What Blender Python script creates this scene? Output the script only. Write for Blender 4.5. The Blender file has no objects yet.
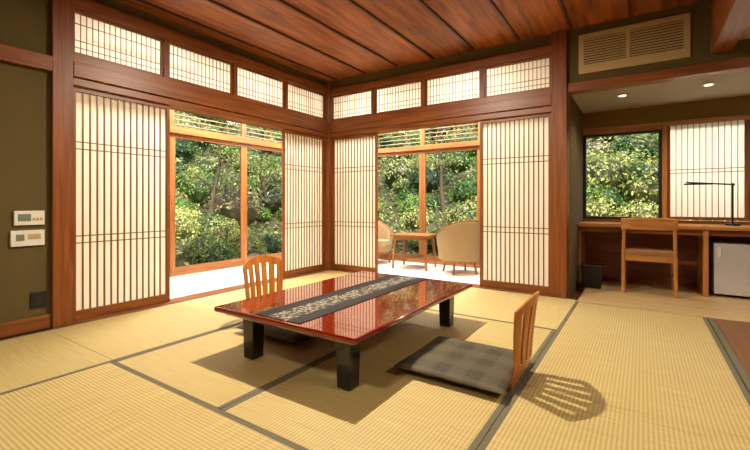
import bpy, bmesh, math, random
import numpy as np
from mathutils import Vector, Matrix
random.seed(7); rng=np.random.default_rng(7)
scene=bpy.context.scene
try:
    scene.view_settings.view_transform='Standard'
except Exception: pass

def S(r,g,b,a=1):
    def f(c):
        c/=255.
        return c/12.92 if c<=.04045 else ((c+.055)/1.055)**2.4
    return (f(r),f(g),f(b),a)

# ---------------- materials
def newmat(name):
    m=bpy.data.materials.new(name); m.use_nodes=True
    nt=m.node_tree; b=nt.nodes['Principled BSDF']
    return m,nt,b
def plain(name,col,rough=.6,metal=0,spec=.5,bump=0,bscale=60,coat=0):
    m,nt,b=newmat(name)
    b.inputs['Base Color'].default_value=col; b.inputs['Roughness'].default_value=rough
    b.inputs['Metallic'].default_value=metal; b.inputs['Specular IOR Level'].default_value=spec
    b.inputs['Coat Weight'].default_value=coat
    tc=nt.nodes.new('ShaderNodeTexCoord'); n=nt.nodes.new('ShaderNodeTexNoise')
    n.inputs['Scale'].default_value=bscale; nt.links.new(tc.outputs['Object'],n.inputs['Vector'])
    mx=nt.nodes.new('ShaderNodeMix'); mx.data_type='RGBA'
    mx.inputs[6].default_value=tuple(c*.9 for c in col[:3])+(1,); mx.inputs[7].default_value=tuple(min(1,c*1.1) for c in col[:3])+(1,)
    nt.links.new(n.outputs['Fac'],mx.inputs[0]); nt.links.new(mx.outputs[2],b.inputs['Base Color'])
    if bump:
        bp=nt.nodes.new('ShaderNodeBump'); bp.inputs['Strength'].default_value=bump; bp.inputs['Distance'].default_value=.003
        nt.links.new(n.outputs['Fac'],bp.inputs['Height']); nt.links.new(bp.outputs[0],b.inputs['Normal'])
    return m
def wood(name,c1,c2,axis='z',rough=.4,across=18,island=False):
    m,nt,b=newmat(name)
    tc=nt.nodes.new('ShaderNodeTexCoord'); mp=nt.nodes.new('ShaderNodeMapping')
    sc=[across]*3; sc['xyz'.index(axis)]=1.0
    mp.inputs['Scale'].default_value=sc
    nt.links.new(tc.outputs['Object'],mp.inputs[0])
    n=nt.nodes.new('ShaderNodeTexNoise'); n.inputs['Scale'].default_value=1.6; n.inputs['Detail'].default_value=6; n.inputs['Distortion'].default_value=.6
    nt.links.new(mp.outputs[0],n.inputs['Vector'])
    r=nt.nodes.new('ShaderNodeValToRGB'); r.color_ramp.elements[0].position=.32; r.color_ramp.elements[1].position=.7
    r.color_ramp.elements[0].color=c1; r.color_ramp.elements[1].color=c2
    nt.links.new(n.outputs['Fac'],r.inputs[0])
    out=r.outputs[0]
    if island:
        g=nt.nodes.new('ShaderNodeNewGeometry'); hs=nt.nodes.new('ShaderNodeHueSaturation')
        mr=nt.nodes.new('ShaderNodeMapRange'); mr.inputs[3].default_value=.82; mr.inputs[4].default_value=1.15
        nt.links.new(g.outputs['Random Per Island'],mr.inputs[0]); nt.links.new(mr.outputs[0],hs.inputs['Value'])
        nt.links.new(out,hs.inputs['Color']); out=hs.outputs[0]
    nt.links.new(out,b.inputs['Base Color'])
    b.inputs['Roughness'].default_value=rough
    bp=nt.nodes.new('ShaderNodeBump'); bp.inputs['Strength'].default_value=.15; bp.inputs['Distance'].default_value=.002
    nt.links.new(n.outputs['Fac'],bp.inputs['Height']); nt.links.new(bp.outputs[0],b.inputs['Normal'])
    return m
cW1,cW2=S(108,57,19),S(152,86,34)
WZ=wood('cedar_vertical',cW1,cW2,'z'); WX=wood('cedar_along_x',cW1,cW2,'x'); WY=wood('cedar_along_y',cW1,cW2,'y')
cL1,cL2=S(160,100,44),S(200,140,74)
LZ=wood('cypress_vertical',cL1,cL2,'z'); LX=wood('cypress_along_x',cL1,cL2,'x'); LY=wood('cypress_along_y',cL1,cL2,'y')
cM1,cM2=S(128,76,34),S(164,106,54)
MZ=wood('window_wood_vertical',cM1,cM2,'z'); MX=wood('window_wood_x',cM1,cM2,'x'); MY=wood('window_wood_y',cM1,cM2,'y')
PALE=wood('pale_floor_wood',S(186,156,108),S(210,182,134),'x',.35)
CEIL=wood('ceiling_board',S(104,52,18),S(176,98,40),'y',.45,10,True)
BAT=wood('ceiling_batten_wood',S(66,36,15),S(94,52,22),'y')
KUM=wood('kumiko_wood',S(106,66,36),S(138,92,56),'z')
DARKFLOOR=wood('hall_floor_wood',S(104,60,26),S(138,84,40),'y',.3)
PLASTER=plain('olive_plaster',S(92,79,42),.95,bump=.5,bscale=220)
PLASTER2=plain('tan_plaster',S(132,110,64),.95,bump=.5,bscale=220)
CREAM=plain('cream_plaster',S(205,195,172),.9,bump=.3,bscale=150)
GREYC=plain('alcove_ceiling_paint',S(180,177,165),.9)
BLACK=plain('black_lacquer',S(14,12,11),.25,coat=.4)
DARK=plain('dark_plastic',S(26,24,24),.45)
WHITEP=plain('white_plastic',S(225,222,212),.4)
FRIDGE=plain('fridge_enamel',S(196,194,196),.35)
LCD=plain('lcd_grey',S(120,128,112),.25)
ACB=plain('ac_beige',S(184,162,116),.5)
ACD=plain('ac_dark_slot',S(70,58,36),.8)
METAL=plain('black_metal',S(30,28,28),.35,metal=.6)
HERI=plain('heri_cloth',S(108,102,82),.85,bump=.4,bscale=400)
CARPET=plain('sunroom_carpet',S(242,236,220),.9,bump=.4,bscale=300)
UPH=plain('beige_upholstery',S(160,134,96),.9,bump=.6,bscale=350)
BARK=plain('bark',S(92,76,58),.9,bump=1,bscale=40)
SOIL=plain('mossy_soil',S(70,68,40),.95,bump=1,bscale=8)
ROCK=plain('garden_stone',S(130,128,116),.9,bump=1,bscale=12)
ROOF=plain('roof_grey',S(60,60,60),.9)

def tatami(name,axis):
    m,nt,b=newmat(name)
    tc=nt.nodes.new('ShaderNodeTexCoord'); sp=nt.nodes.new('ShaderNodeSeparateXYZ')
    nt.links.new(tc.outputs['Object'],sp.inputs[0])
    o=sp.outputs['Y' if axis=='x' else 'X']
    mu=nt.nodes.new('ShaderNodeMath'); mu.operation='MULTIPLY'; mu.inputs[1].default_value=2*math.pi/.0185
    nt.links.new(o,mu.inputs[0])
    sn=nt.nodes.new('ShaderNodeMath'); sn.operation='SINE'; nt.links.new(mu.outputs[0],sn.inputs[0])
    mr=nt.nodes.new('ShaderNodeMapRange'); mr.inputs[1].default_value=-1; mr.inputs[2].default_value=1
    nt.links.new(sn.outputs[0],mr.inputs[0])
    n=nt.nodes.new('ShaderNodeTexNoise'); n.inputs['Scale'].default_value=1; n.inputs['Detail'].default_value=4
    mp=nt.nodes.new('ShaderNodeMapping'); mp.inputs['Scale'].default_value=(3,160,1) if axis=='y' else (160,3,1)
    nt.links.new(tc.outputs['Object'],mp.inputs[0]); nt.links.new(mp.outputs[0],n.inputs['Vector'])
    ad=nt.nodes.new('ShaderNodeMath'); ad.operation='MULTIPLY_ADD'; ad.inputs[1].default_value=.34
    nt.links.new(mr.outputs[0],ad.inputs[0]); 
    m2=nt.nodes.new('ShaderNodeMath'); m2.operation='MULTIPLY'; m2.inputs[1].default_value=.75
    nt.links.new(n.outputs['Fac'],m2.inputs[0]); nt.links.new(m2.outputs[0],ad.inputs[2])
    r=nt.nodes.new('ShaderNodeValToRGB'); r.color_ramp.elements[0].position=.2; r.color_ramp.elements[1].position=.8
    r.color_ramp.elements[0].color=S(162,138,80); r.color_ramp.elements[1].color=S(213,192,130)
    nt.links.new(ad.outputs[0],r.inputs[0])
    oi=nt.nodes.new('ShaderNodeObjectInfo'); hs=nt.nodes.new('ShaderNodeHueSaturation'); m3=nt.nodes.new('ShaderNodeMapRange'); m3.inputs[3].default_value=.92; m3.inputs[4].default_value=1.05
    nt.links.new(oi.outputs['Random'],m3.inputs[0]); nt.links.new(m3.outputs[0],hs.inputs['Value']); nt.links.new(r.outputs[0],hs.inputs['Color'])
    nt.links.new(hs.outputs[0],b.inputs['Base Color'])
    b.inputs['Roughness'].default_value=.55
    bp=nt.nodes.new('ShaderNodeBump'); bp.inputs['Strength'].default_value=.35; bp.inputs['Distance'].default_value=.003
    nt.links.new(mr.outputs[0],bp.inputs['Height']); nt.links.new(bp.outputs[0],b.inputs['Normal'])
    return m
TATX=tatami('tatami_rush_x','x'); TATY=tatami('tatami_rush_y','y')

def paper():
    m,nt,b=newmat('shoji_paper')
    nt.nodes.remove(b); out=nt.nodes['Material Output']
    d=nt.nodes.new('ShaderNodeBsdfDiffuse'); t=nt.nodes.new('ShaderNodeBsdfTranslucent'); mx=nt.nodes.new('ShaderNodeMixShader')
    n=nt.nodes.new('ShaderNodeTexNoise'); n.inputs['Scale'].default_value=40
    r=nt.nodes.new('ShaderNodeValToRGB'); r.color_ramp.elements[0].color=S(244,238,224); r.color_ramp.elements[1].color=S(254,248,236)
    nt.links.new(n.outputs['Fac'],r.inputs[0]); nt.links.new(r.outputs[0],d.inputs[0]); nt.links.new(r.outputs[0],t.inputs[0])
    mx.inputs[0].default_value=.55
    nt.links.new(d.outputs[0],mx.inputs[1]); nt.links.new(t.outputs[0],mx.inputs[2]); nt.links.new(mx.outputs[0],out.inputs[0])
    return m
PAPER=paper()
def glass():
    m,nt,b=newmat('window_glass')
    nt.nodes.remove(b); out=nt.nodes['Material Output']
    g=nt.nodes.new('ShaderNodeBsdfGlossy'); g.inputs['Roughness'].default_value=.01
    t=nt.nodes.new('ShaderNodeBsdfTransparent'); mx=nt.nodes.new('ShaderNodeMixShader'); f=nt.nodes.new('ShaderNodeFresnel'); f.inputs[0].default_value=1.15
    nt.links.new(f.outputs[0],mx.inputs[0]); nt.links.new(t.outputs[0],mx.inputs[1]); nt.links.new(g.outputs[0],mx.inputs[2]); nt.links.new(mx.outputs[0],out.inputs[0])
    return m
GLASS=glass()
def lacquer():
    m,nt,b=newmat('red_lacquer')
    n=nt.nodes.new('ShaderNodeTexNoise'); n.inputs['Scale'].default_value=3
    tc=nt.nodes.new('ShaderNodeTexCoord'); nt.links.new(tc.outputs['Object'],n.inputs['Vector'])
    r=nt.nodes.new('ShaderNodeValToRGB'); r.color_ramp.elements[0].color=S(106,18,8); r.color_ramp.elements[1].color=S(132,26,12)
    nt.links.new(n.outputs['Fac'],r.inputs[0]); nt.links.new(r.outputs[0],b.inputs['Base Color'])
    b.inputs['Roughness'].default_value=.1; b.inputs['Coat Weight'].default_value=1; b.inputs['Coat Roughness'].default_value=.03
    return m
LACQ=lacquer()
def emis(name,col,st):
    m,nt,b=newmat(name); b.inputs['Base Color'].default_value=col
    b.inputs['Emission Color'].default_value=col; b.inputs['Emission Strength'].default_value=st
    return m
LAMPM=emis('lamp_diffuser',(1,.88,.7,1),3)
def plaid():
    m,nt,b=newmat('plaid_fabric')
    tc=nt.nodes.new('ShaderNodeTexCoord'); sp=nt.nodes.new('ShaderNodeSeparateXYZ'); nt.links.new(tc.outputs['Object'],sp.inputs[0])
    def band(o,f):
        a=nt.nodes.new('ShaderNodeMath'); a.operation='MULTIPLY'; a.inputs[1].default_value=f; nt.links.new(o,a.inputs[0])
        s=nt.nodes.new('ShaderNodeMath'); s.operation='SINE'; nt.links.new(a.outputs[0],s.inputs[0])
        g=nt.nodes.new('ShaderNodeMapRange'); g.inputs[1].default_value=-.3; g.inputs[2].default_value=.3; nt.links.new(s.outputs[0],g.inputs[0]); return g.outputs[0]
    bx_=band(sp.outputs['X'],34); by=band(sp.outputs['Y'],34)
    ad=nt.nodes.new('ShaderNodeMath'); nt.links.new(bx_,ad.inputs[0]); nt.links.new(by,ad.inputs[1])
    n=nt.nodes.new('ShaderNodeTexNoise'); n.inputs['Scale'].default_value=120; nt.links.new(tc.outputs['Object'],n.inputs['Vector'])
    a2=nt.nodes.new('ShaderNodeMath'); a2.operation='MULTIPLY_ADD'; a2.inputs[1].default_value=.3; 
    nt.links.new(ad.outputs[0],a2.inputs[0]); nt.links.new(n.outputs['Fac'],a2.inputs[2])
    r=nt.nodes.new('ShaderNodeValToRGB'); e=r.color_ramp.elements; e[0].position=.3; e[0].color=S(50,42,30); e[1].position=1.0; e[1].color=S(88,80,60)
    nt.links.new(a2.outputs[0],r.inputs[0]); nt.links.new(r.outputs[0],b.inputs['Base Color']); b.inputs['Roughness'].default_value=.75
    return m
PLAID=plaid()
def runner():
    m,nt,b=newmat('runner_brocade')
    tc=nt.nodes.new('ShaderNodeTexCoord'); sp=nt.nodes.new('ShaderNodeSeparateXYZ'); nt.links.new(tc.outputs['Object'],sp.inputs[0])
    ab=nt.nodes.new('ShaderNodeMath'); ab.operation='ABSOLUTE'; nt.links.new(sp.outputs['X'],ab.inputs[0])
    lt=nt.nodes.new('ShaderNodeMath'); lt.operation='LESS_THAN'; lt.inputs[1].default_value=.08; nt.links.new(ab.outputs[0],lt.inputs[0])
    v=nt.nodes.new('ShaderNodeTexVoronoi'); v.inputs['Scale'].default_value=34; nt.links.new(tc.outputs['Object'],v.inputs['Vector'])
    n=nt.nodes.new('ShaderNodeTexNoise'); n.inputs['Scale'].default_value=90; n.inputs['Detail'].default_value=4; nt.links.new(tc.outputs['Object'],n.inputs['Vector'])
    s=nt.nodes.new('ShaderNodeMath'); s.operation='MULTIPLY_ADD'; s.inputs[1].default_value=.8; nt.links.new(n.outputs['Fac'],s.inputs[0]); nt.links.new(v.outputs['Distance'],s.inputs[2])
    r=nt.nodes.new('ShaderNodeValToRGB'); e=r.color_ramp.elements; e[0].position=.74; e[0].color=(1,1,1,1); e[1].position=.92; e[1].color=(.08,.08,.08,1)
    nt.links.new(s.outputs[0],r.inputs[0])
    mu=nt.nodes.new('ShaderNodeMath'); mu.operation='MULTIPLY'; nt.links.new(r.outputs[0],mu.inputs[0]); nt.links.new(lt.outputs[0],mu.inputs[1])
    mx=nt.nodes.new('ShaderNodeMix'); mx.data_type='RGBA'; mx.inputs[6].default_value=S(20,18,18); mx.inputs[7].default_value=S(158,150,132)
    nt.links.new(mu.outputs[0],mx.inputs[0]); nt.links.new(mx.outputs[2],b.inputs['Base Color']); b.inputs['Roughness'].default_value=.7
    return m
RUN=runner()
def leafmat():
    m,nt,b=newmat('foliage')
    at=nt.nodes.new('ShaderNodeAttribute'); at.attribute_name='tone'
    g=nt.nodes.new('ShaderNodeNewGeometry'); mr=nt.nodes.new('ShaderNodeMapRange'); mr.inputs[3].default_value=.5; mr.inputs[4].default_value=1.6
    nt.links.new(g.outputs['Random Per Island'],mr.inputs[0])
    hs=nt.nodes.new('ShaderNodeHueSaturation'); nt.links.new(at.outputs['Color'],hs.inputs['Color']); nt.links.new(mr.outputs[0],hs.inputs['Value'])
    nt.links.new(hs.outputs[0],b.inputs['Base Color']); b.inputs['Roughness'].default_value=.4
    tr=nt.nodes.new('ShaderNodeBsdfTranslucent'); nt.links.new(hs.outputs[0],tr.inputs[0])
    mx=nt.nodes.new('ShaderNodeMixShader'); mx.inputs[0].default_value=.28
    nt.links.new(b.outputs[0],mx.inputs[1]); nt.links.new(tr.outputs[0],mx.inputs[2]); nt.links.new(mx.outputs[0],nt.nodes['Material Output'].inputs[0])
    return m
LEAF=leafmat()

# ---------------- builder
class B:
    def __init__(s,name): s.n=name; s.v=[]; s.f=[]; s.m=[]; s.mats=[]
    def mi(s,mat):
        if mat not in s.mats: s.mats.append(mat)
        return s.mats.index(mat)
    def add(s,vs,fs,mat):
        k=len(s.v); i=s.mi(mat); s.v+=[tuple(p) for p in vs]
        for f in fs: s.f.append([a+k for a in f]); s.m.append(i)
        return s
    def box(s,x0,x1,y0,y1,z0,z1,mat):
        x0,x1=sorted((x0,x1)); y0,y1=sorted((y0,y1)); z0,z1=sorted((z0,z1))
        vs=[(x0,y0,z0),(x1,y0,z0),(x1,y1,z0),(x0,y1,z0),(x0,y0,z1),(x1,y0,z1),(x1,y1,z1),(x0,y1,z1)]
        return s.add(vs,[(0,3,2,1),(4,5,6,7),(0,1,5,4),(1,2,6,5),(2,3,7,6),(3,0,4,7)],mat)
    def taper(s,c0,h0,c1,h1,mat):
        vs=[]
        for c,h in ((c0,h0),(c1,h1)):
            for sx,sy in ((-1,-1),(1,-1),(1,1),(-1,1)): vs.append((c[0]+sx*h[0],c[1]+sy*h[1],c[2]))
        return s.add(vs,[(0,3,2,1),(4,5,6,7),(0,1,5,4),(1,2,6,5),(2,3,7,6),(3,0,4,7)],mat)
    def cyl(s,p0,p1,r0,r1,mat,n=16):
        p0=Vector(p0);p1=Vector(p1);d=(p1-p0).normalized()
        u=d.orthogonal().normalized();w=d.cross(u);vs=[]
        for p,r in ((p0,r0),(p1,r1)):
            for i in range(n):
                a=2*math.pi*i/n; vs.append(p+u*math.cos(a)*r+w*math.sin(a)*r)
        fs=[(i,(i+1)%n,n+(i+1)%n,n+i) for i in range(n)]+[tuple(range(n))[::-1],tuple(range(n,2*n))]
        return s.add(vs,fs,mat)
    def build(s,bevel=0,smooth=False,origin=None,loc=None,rotz=0,parent=None):
        me=bpy.data.meshes.new(s.n)
        V=np.array(s.v)
        if origin is None and loc is None:
            o=(V.min(0)+V.max(0))/2
        else: o=np.array(origin if origin is not None else (0,0,0))
        me.from_pydata((V-o).tolist(),[],s.f)
        for m in s.mats: me.materials.append(m)
        me.polygons.foreach_set('material_index',s.m)
        bm=bmesh.new(); bm.from_mesh(me); bmesh.ops.recalc_face_normals(bm,faces=bm.faces); bm.to_mesh(me); bm.free()
        if smooth:
            me.polygons.foreach_set('use_smooth',[True]*len(me.polygons))
            try: me.set_sharp_from_angle(angle=math.radians(40))
            except Exception: pass
        ob=bpy.data.objects.new(s.n,me); scene.collection.objects.link(ob)
        ob.location=Vector(o) if loc is None else Vector(loc); ob.rotation_euler[2]=rotz
        if bevel:
            md=ob.modifiers.new('bevel','BEVEL'); md.width=bevel; md.segments=3; md.limit_method='ANGLE'
        if parent: ob.parent=parent
        return ob
def bx(name,*a,bevel=.003): 
    return B(name).box(*a).build(bevel=bevel)
def area(name,loc,size,power,col=(1,.87,.68),rot=(0,0,0),sy=None):
    l=bpy.data.lights.new(name,'AREA'); l.energy=power; l.color=col; l.size=size
    if sy: l.shape='RECTANGLE'; l.size_y=sy
    o=bpy.data.objects.new(name,l); scene.collection.objects.link(o); o.location=loc; o.rotation_euler=rot
    return o

CH=2.83
# ---------------- floors
bx('floor',-1.5,6.3,-7.1,1.5,-.15,-.06,DARKFLOOR,bevel=0)
def mat_(x0,x1,y0,y1,ax):
    b=B('tatami_mat'); g=.002
    b.box(x0+g,x1-g,y0+g,y1-g,-.058,0,TATX if ax=='x' else TATY)
    w=.03
    if ax=='y':
        b.box(x0+g,x0+w,y0+g,y1-g,-.002,.0015,HERI); b.box(x1-w,x1-g,y0+g,y1-g,-.002,.0015,HERI)
    else:
        b.box(x0+g,x1-g,y0+g,y0+w,-.002,.0015,HERI); b.box(x0+g,x1-g,y1-w,y1-g,-.002,.0015,HERI)
    b.build()
mat_(.062,1.18,-5.67,-3.47,'y'); mat_(.062,1.18,-3.47,-1.27,'y'); mat_(.062,1.18,-1.27,-.065,'y')
mat_(1.18,2.26,-3.47,-1.27,'y'); mat_(2.26,3.4,-3.47,-1.27,'y'); mat_(1.18,3.4,-1.27,-.05,'x')
mat_(3.4,4.43,-2.38,-.16,'y'); mat_(3.4,4.43,-4.6,-2.38,'y'); mat_(1.18,3.4,-4.57,-3.47,'x'); mat_(1.18,3.4,-5.67,-4.57,'x')
mat_(3.4,4.43,-6.8,-4.6,'y'); mat_(1.18,3.4,-6.8,-5.67,'x'); mat_(.062,1.18,-6.97,-5.67,'y')
bx('trim_hall_threshold',4.435,4.475,-7,-.16,-.058,.004,HERI)
bx('hall_floor',4.478,6.2,-7,-.16,-.058,.0,DARKFLOOR,bevel=0)
bx('alcove_floor',3.41,6.2,-.155,1.4,-.058,.004,PALE,bevel=0)
bx('sunroom_floor_west',-1.33,-.13,-3.6,1.33,-.058,-.001,CARPET,bevel=0)
bx('sunroom_floor_north',-.128,3.16,.13,1.33,-.058,-.001,CARPET,bevel=0)

# ---------------- west (left) wall
bx('wall_west',-.14,0,-7.1,-3.435,-.058,CH,PLASTER,bevel=0)
bx('post_west',-.14,.045,-3.43,-3.29,-.058,CH,WZ)
bx('post_corner',-.14,.06,-.06,.14,-.058,CH,WZ)
bx('trim_sill_west',-.12,.06,-3.288,-.062,-.058,.006,WY)
bx('trim_lintel_west',-.12,.02,-3.288,-.062,1.985,2.05,WY)
bx('trim_nageshi_west',-.0,.05,-3.288,-.062,2.052,2.17,WY)
bx('trim_nageshi_west_end',.001,.05,-7.05,-3.432,2.052,2.17,WY)
bx('trim_ranma_sill_west',-.12,.03,-3.288,-.062,2.172,2.245,WY)
bx('trim_top_beam_west',-.12,.03,-3.288,-.062,2.63,2.74,WY)
bx('wall_west_upper',-.12,0,-3.288,-.062,2.742,CH,PLASTER,bevel=0)
bx('trim_cornice_west',.001,.05,-7,-3.432,2.745,CH-.001,WY)
bx('baseboard_west',.001,.02,-7,-3.432,0.002,.11,WY)
bx('trim_back_nageshi_west',-.16,-.125,-3.288,-.062,1.98,2.25,WY)
# ---------------- north (back) wall
bx('post_east_of_shoji',3.15,3.3,-.045,.14,-.058,CH,WZ)
bx('trim_sill_north',.062,3.148,-.048,.12,-.058,.006,WX)
bx('trim_lintel_north',.062,3.148,-.02,.12,1.985,2.05,WX)
bx('trim_nageshi_north',.062,3.148,-.05,0,2.052,2.17,WX)
bx('trim_ranma_sill_north',.062,3.148,-.03,.12,2.172,2.235,WX)
bx('trim_top_beam_north',.062,3.148,-.03,.12,2.61,2.70,WX)
bx('wall_north_upper',.062,3.148,0,.12,2.702,CH,PLASTER,bevel=0)
bx('wall_north_header',3.302,6.2,0,.12,2.26,CH,PLASTER,bevel=0)
bx('trim_header_north',3.302,6.2,-.02,.13,2.17,2.258,WX)

# ---------------- shoji
def mapper(axis,plane):
    def f(b,a0,a1,d0,d1,z0,z1,mat):
        if axis=='y': b.box(plane+d0,plane+d1,a0,a1,z0,z1,mat)
        else: b.box(a0,a1,plane-d1,plane-d0,z0,z1,mat)
    return f
def shoji(name,axis,a0,a1,plane,z0,z1,nv=13,hz=(.66,.72,1.46,1.52),st=.035,bot=.075,sw=.0062):
    b=B(name); f=mapper(axis,plane); WH=WY if axis=='y' else WX
    f(b,a0,a0+st,-.014,.014,z0,z1,WZ); f(b,a1-st,a1,-.014,.014,z0,z1,WZ)
    f(b,a0+st,a1-st,-.014,.014,z0,z0+bot,WH); f(b,a0+st,a1-st,-.014,.014,z1-.035,z1,WH)
    f(b,a0+st,a1-st,-.010,-.008,z0+bot,z1-.035,PAPER)
    ia0,ia1=a0+st,a1-st
    for i in range(1,nv+1):
        a=ia0+(ia1-ia0)*i/(nv+1); f(b,a-sw,a+sw,-.007,.001,z0+bot,z1-.035,KUM)
    for z in hz: f(b,ia0,ia1,-.0075,.000,z-.004,z+.004,KUM)
    return b.build()
shoji('shoji_screen','y',-3.285,-2.44,-.03,.01,1.98)
shoji('shoji_screen','y',-.9,-.066,-.03,.01,1.98)
shoji('shoji_screen','x',.066,.875,.03,.01,1.98)
shoji('shoji_screen','x',2.345,3.145,.03,.01,1.98)
def ranma(name,axis,a0,a1,plane,z0,z1,n=4):
    w=(a1-a0-.05*(n-1))/n
    for k in range(n):
        s0=a0+k*(w+.05); b=B(name); f=mapper(axis,plane); WH=WY if axis=='y' else WX
        if k<n-1:
            q=B('trim_ranma_mullion'); f(q,s0+w+.002,s0+w+.048,-.05,.03,z0,z1,WZ); q.build()
        f(b,s0,s0+w,-.012,.012,z0+.001,z0+.025,WH); f(b,s0,s0+w,-.012,.012,z1-.025,z1-.001,WH)
        f(b,s0,s0+.02,-.012,.012,z0+.025,z1-.025,WZ); f(b,s0+w-.02,s0+w,-.012,.012,z0+.025,z1-.025,WZ)
        f(b,s0+.02,s0+w-.02,-.01,-.008,z0+.025,z1-.025,PAPER)
        nv=15
        for i in range(1,nv+1):
            a=s0+.02+(w-.04)*i/(nv+1); f(b,a-.003,a+.003,-.006,.001,z0+.025,z1-.025,KUM)
        for z in (z0+.07,z0+.13,z1-.11): f(b,s0+.02,s0+w-.02,-.007,.0,z-.003,z+.003,KUM)
        b.build()
ranma('window_ranma_west','y',-3.28,-.07,-.02,2.247,2.628)
ranma('window_ranma_north','x',.07,3.14,.02,2.237,2.608)

# ---------------- ceiling
bats=[.2+.5235*i for i in range(-1,9)]
b=B('ceiling')
edges=[0]+[x for x in bats if 0<x<4.46]+[4.46]
for i in range(len(edges)-1): b.box(edges[i]+.001,edges[i+1]-.001,-7,0,CH,CH+.03,CEIL)
b.build()
b=B('trim_ceiling_battens')
for x in edges[1:-1]: b.box(x-.014,x+.014,-6.9,-.055,CH-.022,CH-.0005,BAT)
b.build(bevel=.002)
bx('trim_ceiling_beam_east',4.47,4.62,-7,-.03,2.33,CH+.03,WY,bevel=.006)
bx('ceiling_hall',4.622,6.2,-7,-.001,2.42,2.45,CREAM,bevel=0)
bx('ceiling_alcove',3.302,6.2,.132,1.4,2.2,2.24,GREYC,bevel=0)
bx('ceiling_sunroom_west',-1.4,-.145,-3.6,1.4,2.76,2.8,CREAM,bevel=0)
bx('ceiling_sunroom_north',-.143,3.2,.145,1.4,2.76,2.8,CREAM,bevel=0)
bx('roof_sun_block',-1.9,6.6,-7.4,1.9,2.9,3.05,ROOF,bevel=0)  # unseen roof slab, added to keep the sun out of the rooms
bx('wall_south',-.14,6.3,-7.12,-7.0,-.058,CH,PLASTER2,bevel=0)
bx('wall_east',6.2,6.3,-7,1.5,-.058,CH,PLASTER2,bevel=0)
bx('wall_sunroom_south',-1.5,-.141,-3.72,-3.6,-.058,CH,PLASTER2,bevel=0)

# ---------------- sunroom windows
def sash(name,axis,a0,a1,plane,z0,z1,fr=.055):
    b=B(name); f=mapper(axis,plane); LH=MY if axis=='y' else MX
    f(b,a0,a0+fr,-.018,.018,z0,z1,MZ); f(b,a1-fr,a1,-.018,.018,z0,z1,MZ)
    f(b,a0+fr,a1-fr,-.018,.018,z0,z0+.07,LH); f(b,a0+fr,a1-fr,-.018,.018,z1-fr,z1,LH)
    f(b,a0+fr,a1-fr,-.002,.002,z0+.07,z1-fr,GLASS)
    return b.build()
ysp=[-3.6,-2.87,-1.67,-.47,.73,1.298]
for i in range(5):
    sash('window_sunroom_west','y',ysp[i]+.002,ysp[i+1]-.002,-1.37,.05,1.95)
    q=B('window_transom_west'); f=mapper('y',-1.37); f(q,ysp[i]+.002,ysp[i]+.04,-.018,.018,2.052,2.6,MZ); f(q,ysp[i]+.04,ysp[i+1]-.04,-.002,.002,2.052,2.6,GLASS); f(q,ysp[i+1]-.04,ysp[i+1]-.002,-.018,.018,2.052,2.6,MZ); q.build()
xsp=[-1.298,-.1,.9,1.9,2.9,3.16]
for i in range(5):
    sash('window_sunroom_north','x',xsp[i]+.002,xsp[i+1]-.002,1.37,.05,1.88)
    q=B('window_transom_north'); f=mapper('x',1.37); f(q,xsp[i]+.002,xsp[i]+.04,-.018,.018,1.962,2.6,MZ); f(q,xsp[i]+.04,xsp[i+1]-.04,-.002,.002,1.962,2.6,GLASS); f(q,xsp[i+1]-.04,xsp[i+1]-.002,-.018,.018,1.962,2.6,MZ); q.build()
bx('trim_window_sill_west',-1.42,-1.332,-3.6,1.3,-.058,.048,MY); bx('trim_window_sill_north',-1.3,3.16,1.332,1.42,-.058,.048,MX)
bx('trim_window_head_west',-1.42,-1.31,-3.6,1.3,1.952,2.05,MY); bx('trim_window_head_north',-1.3,3.16,1.31,1.42,1.882,1.96,MX)
bx('trim_window_top_west',-1.42,-1.31,-3.6,1.3,2.602,2.758,MY); bx('trim_window_top_north',-1.3,3.16,1.31,1.42,2.602,2.758,MX)
bx('post_sunroom_corner',-1.42,-1.302,1.302,1.42,-.058,2.758,MZ)
BAM=plain('bamboo',S(150,134,96),.5)
def blind(name,axis,a0,a1,plane):
    b=B(name); f=mapper(axis,plane)
    z=2.06
    while z<2.62:
        if axis=='y': b.cyl((plane,a0,z),(plane,a1,z),.011,.011,BAM,8)
        else: b.cyl((a0,plane,z),(a1,plane,z),.011,.011,BAM,8)
        z+=.07
    a=a0+.2
    while a<a1:
        f(b,a,a+.02,-.02,-.011,2.03,2.66,MZ); a+=.9
    b.build(smooth=True)
blind('bamboo_slat_screen','y',-3.5,1.7,-1.6); blind('bamboo_slat_screen','x',-1.55,3.1,1.6)

# ---------------- alcove
bx('wall_alcove_west',3.165,3.3,.142,1.45,-.058,2.755,PLASTER,bevel=0)
bx('wall_alcove_north_lower',3.302,6.2,1.36,1.45,-.05,.79,WX,bevel=0)
bx('wall_alcove_north_upper',3.302,6.2,1.36,1.45,1.99,2.198,PLASTER2,bevel=0)
bx('trim_alcove_pier',4.165,4.215,1.34,1.45,.792,1.988,LZ)
b=B('window_alcove_garden'); f=mapper('x',1.4)
f(b,3.304,3.335,-.04,.04,.792,1.9,DARK); f(b,4.13,4.163,-.04,.04,.792,1.9,DARK); f(b,3.335,4.13,-.04,.04,.792,.82,DARK); f(b,3.335,4.13,-.04,.04,1.875,1.9,DARK); f(b,3.335,4.13,-.002,.002,.82,1.875,GLASS); b.build()
bx('trim_alcove_window_head',3.304,4.163,1.35,1.45,1.902,1.988,LX)
shoji('window_alcove_shoji','x',4.217,4.95,1.385,.80,1.98,11,(1.36,1.40),.03,.035,.0035)
shoji('window_alcove_shoji','x',4.952,5.7,1.385,.80,1.98,11,(1.36,1.40),.03,.035,.0035)
bx('trim_alcove_window_rail',4.217,5.7,1.335,1.355,1.93,1.988,LX)
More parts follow.
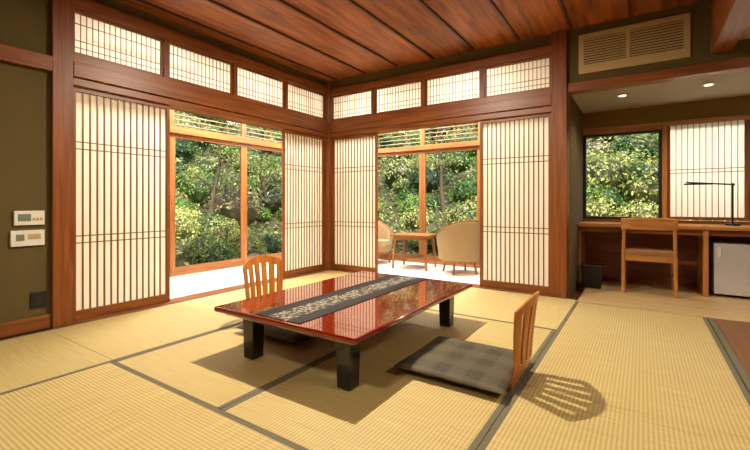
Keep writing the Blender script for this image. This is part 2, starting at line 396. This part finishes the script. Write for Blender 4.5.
bx('wall_alcove_east',5.702,6.2,1.36,1.45,.792,1.988,PLASTER2,bevel=0)
b=B('built_in_desk'); b.box(3.304,5.69,.8,1.358,.715,.755,LX); b.box(3.304,5.69,.86,.88,.65,.715,WX)
b.box(4.5,4.55,.83,1.355,.005,.715,LZ); b.box(3.304,3.33,.86,1.355,.005,.65,LZ); b.box(5.64,5.69,.83,1.355,.005,.715,LZ); b.build(bevel=.004)
b=B('mini_fridge'); b.box(4.6,5.1,.93,1.34,.03,.57,FRIDGE); b.box(4.6,5.1,.885,.925,.035,.57,FRIDGE); b.box(4.62,4.66,.872,.886,.42,.53,WHITEP); 
for x in (4.64,5.06):
    for y in (.96,1.3): b.cyl((x,y,.004),(x,y,.035),.02,.02,DARK)
b.build(bevel=.008)
b=B('desk_lamp'); b.cyl((4.78,1.1,.756),(4.78,1.1,.775),.07,.065,METAL,24); b.cyl((4.78,1.1,.77),(4.78,1.1,1.2),.008,.008,METAL)
b.cyl((4.785,1.1,1.2),(4.38,1.12,1.235),.008,.008,METAL); b.box(4.36,4.62,1.095,1.14,1.205,1.222,METAL); b.cyl((4.78,1.08,1.2),(4.78,1.12,1.2),.016,.016,METAL); b.build(smooth=True)
b=B('desk_chair')
for sx in (-1,1):
    x=4.02+sx*.235
    b.taper((x,.58,.005),(.016,.02),(x,.62,.43),(.018,.024),LZ); b.taper((x,.62,.43),(.018,.024),(4.02+sx*.225,.56,.8),(.015,.016),LZ)
    b.taper((x,1.06,.005),(.016,.018),(x,1.04,.43),(.02,.022),LZ)
    b.box(x-.014,x+.014,.63,1.03,.375,.425,LY)
    b.box(x-.01,x+.01,.62,1.03,.16,.19,LY)
b.box(3.8,4.24,.605,.635,.36,.425,LX); b.box(3.8,4.24,1.03,1.05,.375,.425,LX)
n=14
for z0,z1 in ((.71,.83),):
    vs=[];fs=[]
    for i in range(n+1):
        t=-1+2*i/n; x=4.02+t*.255; y=.545-.035*(1-t*t)
        zz=.012*(1-t*t)
        for dy,z in ((-.011,z0),(.011,z0),(.011,z1+zz),(-.011,z1+zz)): vs.append((x,y+dy+.02,z))
    for i in range(n):
        for k in range(4): fs.append((4*i+k,4*i+(k+1)%4,4*i+4+(k+1)%4,4*i+4+k))
    fs+=[(0,1,2,3),(4*n+3,4*n+2,4*n+1,4*n)]
    b.add(vs,fs,LX)
SEAT=plain('tan_leather',S(150,104,58),.5)
b.box(3.8,4.24,.6,1.07,.426,.475,SEAT)
b.build(bevel=.005)
b=B('waste_basket'); b.taper((3.47,.72,.005),(.09,.08),(3.47,.72,.26),(.115,.1),DARK); b.taper((3.47,.72,.2605),(.118,.103),(3.47,.72,.275),(.118,.103),BLACK); b.build(bevel=.008)
b=B('air_conditioner_panel'); x0,x1,z0,z1=3.41,4.33,2.34,2.745
b.box(x0,x1,-.018,-.001,z0,z0+.09,ACB); b.box(x0,x1,-.018,-.001,z1-.05,z1,ACB); b.box(x0,x0+.05,-.018,-.001,z0+.09,z1-.05,ACB); b.box(x1-.05,x1,-.018,-.001,z0+.09,z1-.05,ACB)
b.box(x0+.05,x1-.05,-.004,-.001,z0+.09,z1-.05,ACD); b.box(3.83,3.86,-.018,-.004,z0+.09,z1-.05,ACB)
z=z0+.1
while z<z1-.06:
    b.box(x0+.05,x1-.05,-.016,-.004,z,z+.014,ACB); z+=.026
b.build(bevel=.002)
for x in (3.78,4.52):
    b=B('downlight'); b.cyl((x,.55,2.188),(x,.55,2.199),.05,.052,WHITEP,24); b.cyl((x,.55,2.185),(x,.55,2.1885),.035,.035,LAMPM,24); b.build(smooth=True)
    l=bpy.data.lights.new('downlight_bulb','SPOT'); l.energy=36; l.color=(1,.84,.64); l.spot_size=2.4; l.spot_blend=.8; l.shadow_soft_size=.05
    o=bpy.data.objects.new('downlight_bulb',l); scene.collection.objects.link(o); o.location=(x,.55,2.17)

# ---------------- wall fixtures
b=B('bath_remote_panel'); b.box(.001,.02,-3.66,-3.475,.83,.94,WHITEP); b.box(.02,.022,-3.64,-3.56,.86,.915,LCD)
for i in range(3): b.box(.02,.024,-3.55+i*.023,-3.535+i*.023,.865,.885,ACB)
b.build(bevel=.003)
b=B('thermostat_panel'); b.box(.001,.02,-3.68,-3.475,.67,.79,WHITEP); b.box(.02,.022,-3.65,-3.6,.71,.76,LCD); b.box(.02,.023,-3.58,-3.5,.72,.76,ACB); b.build(bevel=.003)
b=B('wall_outlet'); b.box(.001,.012,-3.56,-3.46,.18,.30,DARK); b.box(.012,.014,-3.53,-3.49,.21,.27,BLACK); b.build(bevel=.003)

# ---------------- low table
tx0,tx1,ty0,ty1=1.65,2.785,-3.09,-1.44
root=bpy.data.objects.new('low_dining_table',None); scene.collection.objects.link(root)
t=B('tabletop'); t.box(tx0,tx1,ty0,ty1,.297,.33,LACQ); o=t.build(bevel=.01,parent=root)
t=B('underframe'); t.box(tx0+.05,tx1-.05,ty0+.05,ty1-.05,.272,.2965,LACQ)
t.box(tx0+.16,tx1-.16,ty0+.13,ty0+.17,.23,.272,BLACK); t.box(tx0+.16,tx1-.16,ty1-.17,ty1-.13,.23,.272,BLACK); t.box(tx0+.16,tx0+.2,ty0+.13,ty1-.13,.23,.272,BLACK); t.box(tx1-.2,tx1-.16,ty0+.13,ty1-.13,.23,.272,BLACK)
t.build(bevel=.006,parent=root)
k=1
for x in (1.86,2.63):
    for y in (-2.94,-1.62):
        t=B('leg_%d'%k); k+=1
        t.taper((x,y,.002),(.044,.044),(x,y,.272),(.05,.05),BLACK); t.build(bevel=.006,parent=root)
b=B('table_runner'); b.box(2.02,2.385,-3.06,-1.46,.3305,.334,RUN); b.build(bevel=.001)

# ---------------- zaisu & cushions
def pillow(name,cx,cy,z0,hx,hy,h,mat,rotz=0,n=22):
    b=B(name); vs=[];fs=[]
    for side in (1,-1):
        k=len(vs)
        for i in range(n+1):
            for j in range(n+1):
                u=-1+2*i/n; v=-1+2*j/n
                u=math.sin(u*math.pi/2); v=math.sin(v*math.pi/2)
                e=max(0,(1-abs(u)**5))**.5*max(0,(1-abs(v)**5))**.5
                c=1-.035*(1-abs(v)**2)*(abs(u)**3)
                c2=1-.035*(1-abs(u)**2)*(abs(v)**3)
                z=h/2+side*h/2*e*(1 if side>0 else .85)
                vs.append((u*hx*c,v*hy*c2,z))
        for i in range(n):
            for j in range(n):
                a=k+i*(n+1)+j; q=(a,a+1,a+n+2,a+n+1); fs.append(q if side<0 else q[::-1])
    b.add(vs,fs,mat); ob=b.build(loc=(cx,cy,z0),rotz=rotz,smooth=True); 
    return ob
ZW=wood('bent_plywood',S(164,92,36),S(204,130,60),'z',.3,14)
def zaisu(name,loc,rotz,H=.5):
    b=B(name); T=.011
    def P(s,w):
        hw=.17+.045*s
        z=.03+(H-.03)*s - .07*w*w*s
        x=.0+.04*math.sin(min(s/.25,1)*math.pi/2)+.02*s - .06*w*w*(.3+.7*s) + .03*s*s
        return Vector((x,w*hw,z))
    def strip(s0,s1,w0,w1,ns,nw):
        vs=[];fs=[]
        for lay in (0,1):
            for i in range(ns+1):
                for j in range(nw+1):
                    p=P(s0+(s1-s0)*i/ns,w0+(w1-w0)*j/nw); vs.append((p.x+(T if lay else 0),p.y,p.z))
        M=(ns+1)*(nw+1); q=lambda l,i,j:l*M+i*(nw+1)+j
        for i in range(ns):
            for j in range(nw):
                fs.append((q(0,i,j),q(0,i,j+1),q(0,i+1,j+1),q(0,i+1,j))); fs.append((q(1,i,j),q(1,i+1,j),q(1,i+1,j+1),q(1,i,j+1)))
        for i in range(ns):
            fs.append((q(0,i,0),q(0,i+1,0),q(1,i+1,0),q(1,i,0))); fs.append((q(0,i,nw),q(1,i,nw),q(1,i+1,nw),q(0,i+1,nw)))
        for j in range(nw):
            fs.append((q(0,0,j),q(1,0,j),q(1,0,j+1),q(0,0,j+1))); fs.append((q(0,ns,j),q(0,ns,j+1),q(1,ns,j+1),q(1,ns,j)))
        b.add(vs,fs,ZW)
    strip(0,.25,-1,1,6,16); strip(.88,1,-1,1,4,16)
    ns=6; gap=.12; wslat=(2-gap*(ns-1))/ns
    for i in range(ns):
        w0=-1+i*(wslat+gap); strip(.25,.88,w0,w0+wslat,10,3)
    prof=[(.0+.0,.03),(-.006,.017),(-.02,.008),(-.045,.004),(-.1,.003),(-.42,.003)]
    vs=[];fs=[]
    for (x,z) in prof:
        for y in (-.17,.17):
            vs.append((x,y,z)); 
        for y in (.17,-.17):
            vs.append((x+(T if z>.02 else 0)+ (T*.7 if .01<z<.02 else 0),y,z+(T if z<.006 else (.006 if z<.012 else 0))))
    for i in range(len(prof)-1):
        for k in range(4): fs.append((4*i+k,4*i+(k+1)%4,4*i+4+(k+1)%4,4*i+4+k))
    e=4*(len(prof)-1); fs+=[(0,1,2,3),(e+3,e+2,e+1,e)]
    b.add(vs,fs,ZW)
    return b.build(loc=loc,rotz=rotz,smooth=True)
zaisu('legless_floor_chair',(3.385,-2.35,0),0,.51)
pillow('floor_cushion',3.07,-2.35,.016,.32,.315,.065,PLAID)
zaisu('legless_floor_chair',(1.36,-2.39,0),math.pi,.56)
pillow('floor_cushion',1.675,-2.4,.016,.31,.31,.065,PLAID)

# ---------------- sunroom furniture
def tub(name,loc,rotz):
    b=B(name); vs=[];fs=[]; n=36
    for i in range(n+1):
        th=math.radians(-118+236*i/n); c=math.cos(th)
        top=.52+.23*max(0,(c+.2)/1.2)**.8
        dx=-math.cos(th); dy=math.sin(th)
        for r,z in ((.29,.2),(.315,.2+(top-.2)*.5),(.33,top-.015),(.315,top),(.285,top),(.27,top-.015),(.25,.3),(.25,.2)):
            vs.append((dx*r,dy*r,z))
    m=8
    for i in range(n):
        for k in range(m): fs.append((m*i+k,m*i+(k+1)%m,m*i+m+(k+1)%m,m*i+m+k))
    fs+=[tuple(range(m)),tuple(range(m*n,m*n+m))[::-1]]
    b.add(vs,fs,UPH)
    vs=[];fs=[]
    for i in range(n+1):
        th=math.radians(-119+238*i/n); c=math.cos(th); top=.52+.23*max(0,(c+.2)/1.2)**.8
        for r,z in ((.277,top+.001),(.325,top+.001),(.32,top+.018),(.282,top+.018)): vs.append((-math.cos(th)*r,math.sin(th)*r,z))
    for i in range(n):
        for k in range(4): fs.append((4*i+k,4*i+(k+1)%4,4*i+4+(k+1)%4,4*i+4+k))
    fs+=[(0,1,2,3),tuple(range(4*n,4*n+4))[::-1]]
    b.add(vs,fs,MX)
    b.cyl((0.02,0,.2),(0.02,0,.3),.245,.25,UPH,32); b.cyl((.03,0,.301),(.03,0,.38),.245,.23,UPH,32)
    b.cyl((0,0,.165),(0,0,.199),.24,.25,MX,32)
    for a in (45,135,225,315):
        c,s_=math.cos(math.radians(a)),math.sin(math.radians(a)); b.cyl((c*.25,s_*.25,.0),(c*.21,s_*.21,.17),.014,.02,MZ)
    return b.build(loc=loc,rotz=rotz,smooth=True)
tub('armchair',(1.78,.8,0),math.pi-.75)
tub('armchair',(.22,.95,0),-.2)
b=B('side_table'); b.box(-.3,.3,-.24,.24,.49,.52,MX); b.box(-.26,.26,-.2,.2,.44,.489,MX)
for sx in (-1,1):
    for sy in (-1,1): b.taper((sx*.27,sy*.21,0),(.014,.014),(sx*.24,sy*.18,.44),(.02,.02),MZ)
b.box(-.24,.24,-.18,.18,.17,.185,MX)
b.build(loc=(1.02,.85,0),bevel=.004,rotz=.1)

# ---------------- garden
def hz(x,y):
    dx=max(-x-1.6,0); dy=max(y-1.6,0); d=math.hypot(dx,dy)
    return -.25+.8*max(0,d-.8)+.12*math.sin(x*2.1+1)*math.cos(y*1.7)*min(1,d)
b=B('garden_hillside'); N=70; vs=[];fs=[];idx={}
X=np.linspace(-10,9,N); Y=np.linspace(-9,10,N)
for i,x in enumerate(X):
    for j,y in enumerate(Y):
        idx[i,j]=len(vs); vs.append((x,y,hz(x,y)))
for i in range(N-1):
    for j in range(N-1):
        if X[i]>-1.75 and Y[j+1]<1.75 : continue
        fs.append((idx[i,j],idx[i+1,j],idx[i+1,j+1],idx[i,j+1]))
b.add(vs,fs,SOIL); HILL=b.build(smooth=True,origin=(0,0,0))

tones=[S(116,152,62),S(90,126,54),S(146,156,88),S(74,104,50),S(164,156,108),S(116,118,76),S(174,180,100)]
LV=[];LT=[]
def quads(p,d,size,tone,jit=.55):
    n=len(p)
    nn=d+rng.normal(scale=jit,size=(n,3)); nn/=np.linalg.norm(nn,axis=1)[:,None]
    t=rng.normal(size=(n,3)); t-=nn*(t*nn).sum(1)[:,None]; t/=np.linalg.norm(t,axis=1)[:,None]
    u=np.cross(nn,t); s=(size*(.6+.8*rng.random(n)))[:,None]
    q=np.stack([p-t*s,p-u*s*.45,p+t*s,p+u*s*.45],1)
    LV.append(q.reshape(-1,3)); LT.append(np.tile(np.array(tone),(n*4,1)) if np.ndim(tone)==1 else np.repeat(tone,4,axis=0))
def leaves(c,r,n,size,tone,squash=.8,full=False,fill=.25):
    c=np.array(c); d=rng.normal(size=(n,3)); 
    if not full: d[:,2]=np.abs(d[:,2])*1.0-.15
    d/=np.linalg.norm(d,axis=1)[:,None]
    rad=r*(1-fill*rng.random(n)**1.5)*(1+.12*np.sin(d[:,0]*9)*np.cos(d[:,1]*8))
    quads(c+d*rad[:,None]*np.array([1,1,squash]),d,size,tone)
def flush(name,core=None,parent=None):
    V=np.concatenate(LV); T=np.concatenate(LT); LV.clear(); LT.clear()
    me=bpy.data.meshes.new(name); faces=np.arange(len(V)).reshape(-1,4); k=len(V)
    V2=V.tolist(); F=faces.tolist()
    if core:
        cv=[];cf=[];ct=[]
        for (c,r,sq,tone) in core:
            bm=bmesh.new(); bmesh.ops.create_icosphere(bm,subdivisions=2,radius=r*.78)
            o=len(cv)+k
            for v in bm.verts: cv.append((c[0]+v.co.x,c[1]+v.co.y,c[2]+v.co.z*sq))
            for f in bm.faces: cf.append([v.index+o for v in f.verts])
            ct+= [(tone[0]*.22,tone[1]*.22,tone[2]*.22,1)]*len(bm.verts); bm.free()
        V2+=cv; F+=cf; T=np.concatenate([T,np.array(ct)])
    me.from_pydata(V2,[],F); me.materials.append(LEAF)
    at=me.color_attributes.new('tone','FLOAT_COLOR','POINT'); at.data.foreach_set('color',T.astype(np.float32).ravel())
    ob=bpy.data.objects.new(name,me); scene.collection.objects.link(ob)
    if parent: ob.parent=parent
    return ob
core=[]
for _ in range(60):
    if random.random()<.5: x=-1.6-random.uniform(.7,2.6); y=random.uniform(-3.5,3)
    else: y=1.6+random.uniform(.8,2.6); x=random.uniform(-3,5.5)
    r=random.uniform(.28,.5); z=hz(x,y); tn=random.choice(tones[:4]+[tones[6]])
    leaves((x,y,z),r,int(4500*r*r)+250,.024,tn,.85); core.append(((x,y,z),r,.85,tn))
flush('azalea_shrubs',core,HILL)
core=[]
for _ in range(280):
    if random.random()<.5: x=-1.6-random.uniform(2.0,6.5); y=random.uniform(-5,7)
    else: y=1.6+random.uniform(2.0,6.5); x=random.uniform(-6,8)
    r=random.uniform(.3,.75); z=hz(x,y)+.1; tn=random.choice(tones)
    leaves((x,y,z),r,int(2200*r*r)+200,.037,tn,.9,fill=.5); core.append(((x,y,z),r,.85,tn))
flush('hillside_shrubs',core,HILL)
n=70000; px=rng.uniform(-8,8,n); py=rng.uniform(-6,8,n); keep=(px<-1.8)|(py>1.8); px=px[keep];py=py[keep]
pz=np.array([hz(a,c_) for a,c_ in zip(px,py)])+rng.uniform(0,.18,len(px))
tt=np.array(tones)[rng.integers(0,len(tones),len(px))]
quads(np.stack([px,py,pz],1),np.tile(np.array([0.2,-.2,.8]),(len(px),1)),.045,tt,.7); flush('ground_cover',None,HILL)
def tree(name,x,y,h,lean):
    root=bpy.data.objects.new(name,None); scene.collection.objects.link(root)
    z=hz(x,y)-.1; b=B('trunk'); rnd=random.Random(int(x*100+y*10))
    p=Vector((x,y,z)); r=.05; tips=[]
    for i in range(6):
        q=p+Vector((lean[0]+rnd.uniform(-.12,.12),lean[1]+rnd.uniform(-.12,.12),h/6)); b.cyl(p,q,r,r*.86,BARK,10); r*=.86; p=q
        if i>0:
            for _ in range(3):
                a=rnd.uniform(0,6.28); L=rnd.uniform(.4,.9); e=p+Vector((math.cos(a)*L,math.sin(a)*L,L*rnd.uniform(.1,.6)))
                m=p.lerp(e,.5)+Vector((0,0,.08)); b.cyl(p,m,r*.45,r*.3,BARK,6); b.cyl(m,e,r*.3,r*.12,BARK,6); tips.append(e); tips.append(m)
    b.build(smooth=True,parent=root)
    for e in tips:
        leaves(e,.32,110,.027,random.choice([tones[0],tones[2],tones[6]]),.6,True,.8)
    flush('leaves',None,root)
tree('maple_tree',-3.2,.1,2.8,(-.02,.05)); tree('maple_tree',-3.6,1.9,3.0,(.04,-.03)); tree('maple_tree',.3,3.6,3,(.05,0)); tree('maple_tree',2.6,3.7,2.8,(-.04,0)); tree('maple_tree',4.2,3.6,2.6,(.03,0))
for (x,y,r) in ((-2.3,-.9,.2),(-2.5,.6,.26),(-2.2,1.6,.2),(.9,2.5,.22),(2.1,2.6,.25),(3.6,2.5,.25)):
    b=B('garden_rock'); bm=bmesh.new(); bmesh.ops.create_icosphere(bm,subdivisions=3,radius=r); rr=random.Random(int(x*10))
    z=hz(x,y); ph=rr.uniform(0,6); vs=[]
    for v in bm.verts:
        c=v.co; k=1+.15*math.sin(c.x*14+ph)*math.cos(c.y*11)+.1*math.sin(c.z*17+ph); vs.append((x+c.x*k*1.3,y+c.y*k,z+c.z*k*.7))
    b.add(vs,[[v.index for v in f.verts] for f in bm.faces],ROCK); bm.free(); b.build(smooth=True)

# ---------------- lights
def ceiling_lamp(x,y,p,s=.35,z=CH):
    b=B('ceiling_lamp'); b.cyl((x,y,z-.001),(x,y,z-.03),.26,.26,LX,40); b.cyl((x,y,z-.031),(x,y,z-.08),.24,.21,LAMPM,40); b.build(smooth=True)
    area('ceiling_lamp_light',(x,y,z-.1),s,p).data.shape='DISK'
ceiling_lamp(2.05,-2.1,125,.08); ceiling_lamp(2.6,-5.0,42)  # lamp over the table, then an added fill lamp behind the camera
area('hall_area_light',(5.4,-2.5,2.38),.4,35)  # bare area light under the hall ceiling, no fixture modelled
for i,y in enumerate((-2.6,-1.2,.3)): area('sunroom_fill_light',(-.75,y,2.74),.5,90,(1,.95,.86))  # added fill lights without fixtures, brighten the shoji paper from behind
for x in (.7,2.2): area('sunroom_fill_light',(x,.75,2.74),.5,90,(1,.95,.86))  # same added fill behind the north shoji
b=B('eave_fill_panel'); b.box(4.3,5.3,1.78,1.86,2.84,2.898,DARK); b.box(4.32,5.28,1.79,1.85,2.83,2.8395,LAMPM); b.build()  # glowing panel added under the eave, outside the alcove shoji
area('eave_fill_light',(4.8,1.85,2.78),1.2,260,(1,.96,.9),(math.radians(-35),0,0),.12)  # added fill, lights the alcove shoji from outside
l=bpy.data.lights.new('sun','SUN'); l.energy=10; l.angle=.02; l.color=(1,.96,.88)
o=bpy.data.objects.new('sun',l); scene.collection.objects.link(o); o.rotation_euler=Vector((.32,-.38,1)).to_track_quat('Z','Y').to_euler()
w=bpy.data.worlds.new('world'); scene.world=w; w.use_nodes=True; nt=w.node_tree
bg=nt.nodes['Background']; sky=nt.nodes.new('ShaderNodeTexSky'); sky.sky_type='NISHITA'; sky.sun_disc=False; sky.sun_elevation=math.radians(50); sky.sun_rotation=1
nt.links.new(sky.outputs[0],bg.inputs[0]); bg.inputs[1].default_value=.45

# ---------------- camera
c=bpy.data.cameras.new('camera'); co=bpy.data.objects.new('camera',c); scene.collection.objects.link(co)
co.location=(3.961,-4.679,1.0); co.rotation_euler=(math.pi/2,0,math.radians(33.6)); c.sensor_width=36; c.lens=402/750*36; c.shift_y=-22/750; c.clip_start=.02
scene.camera=co
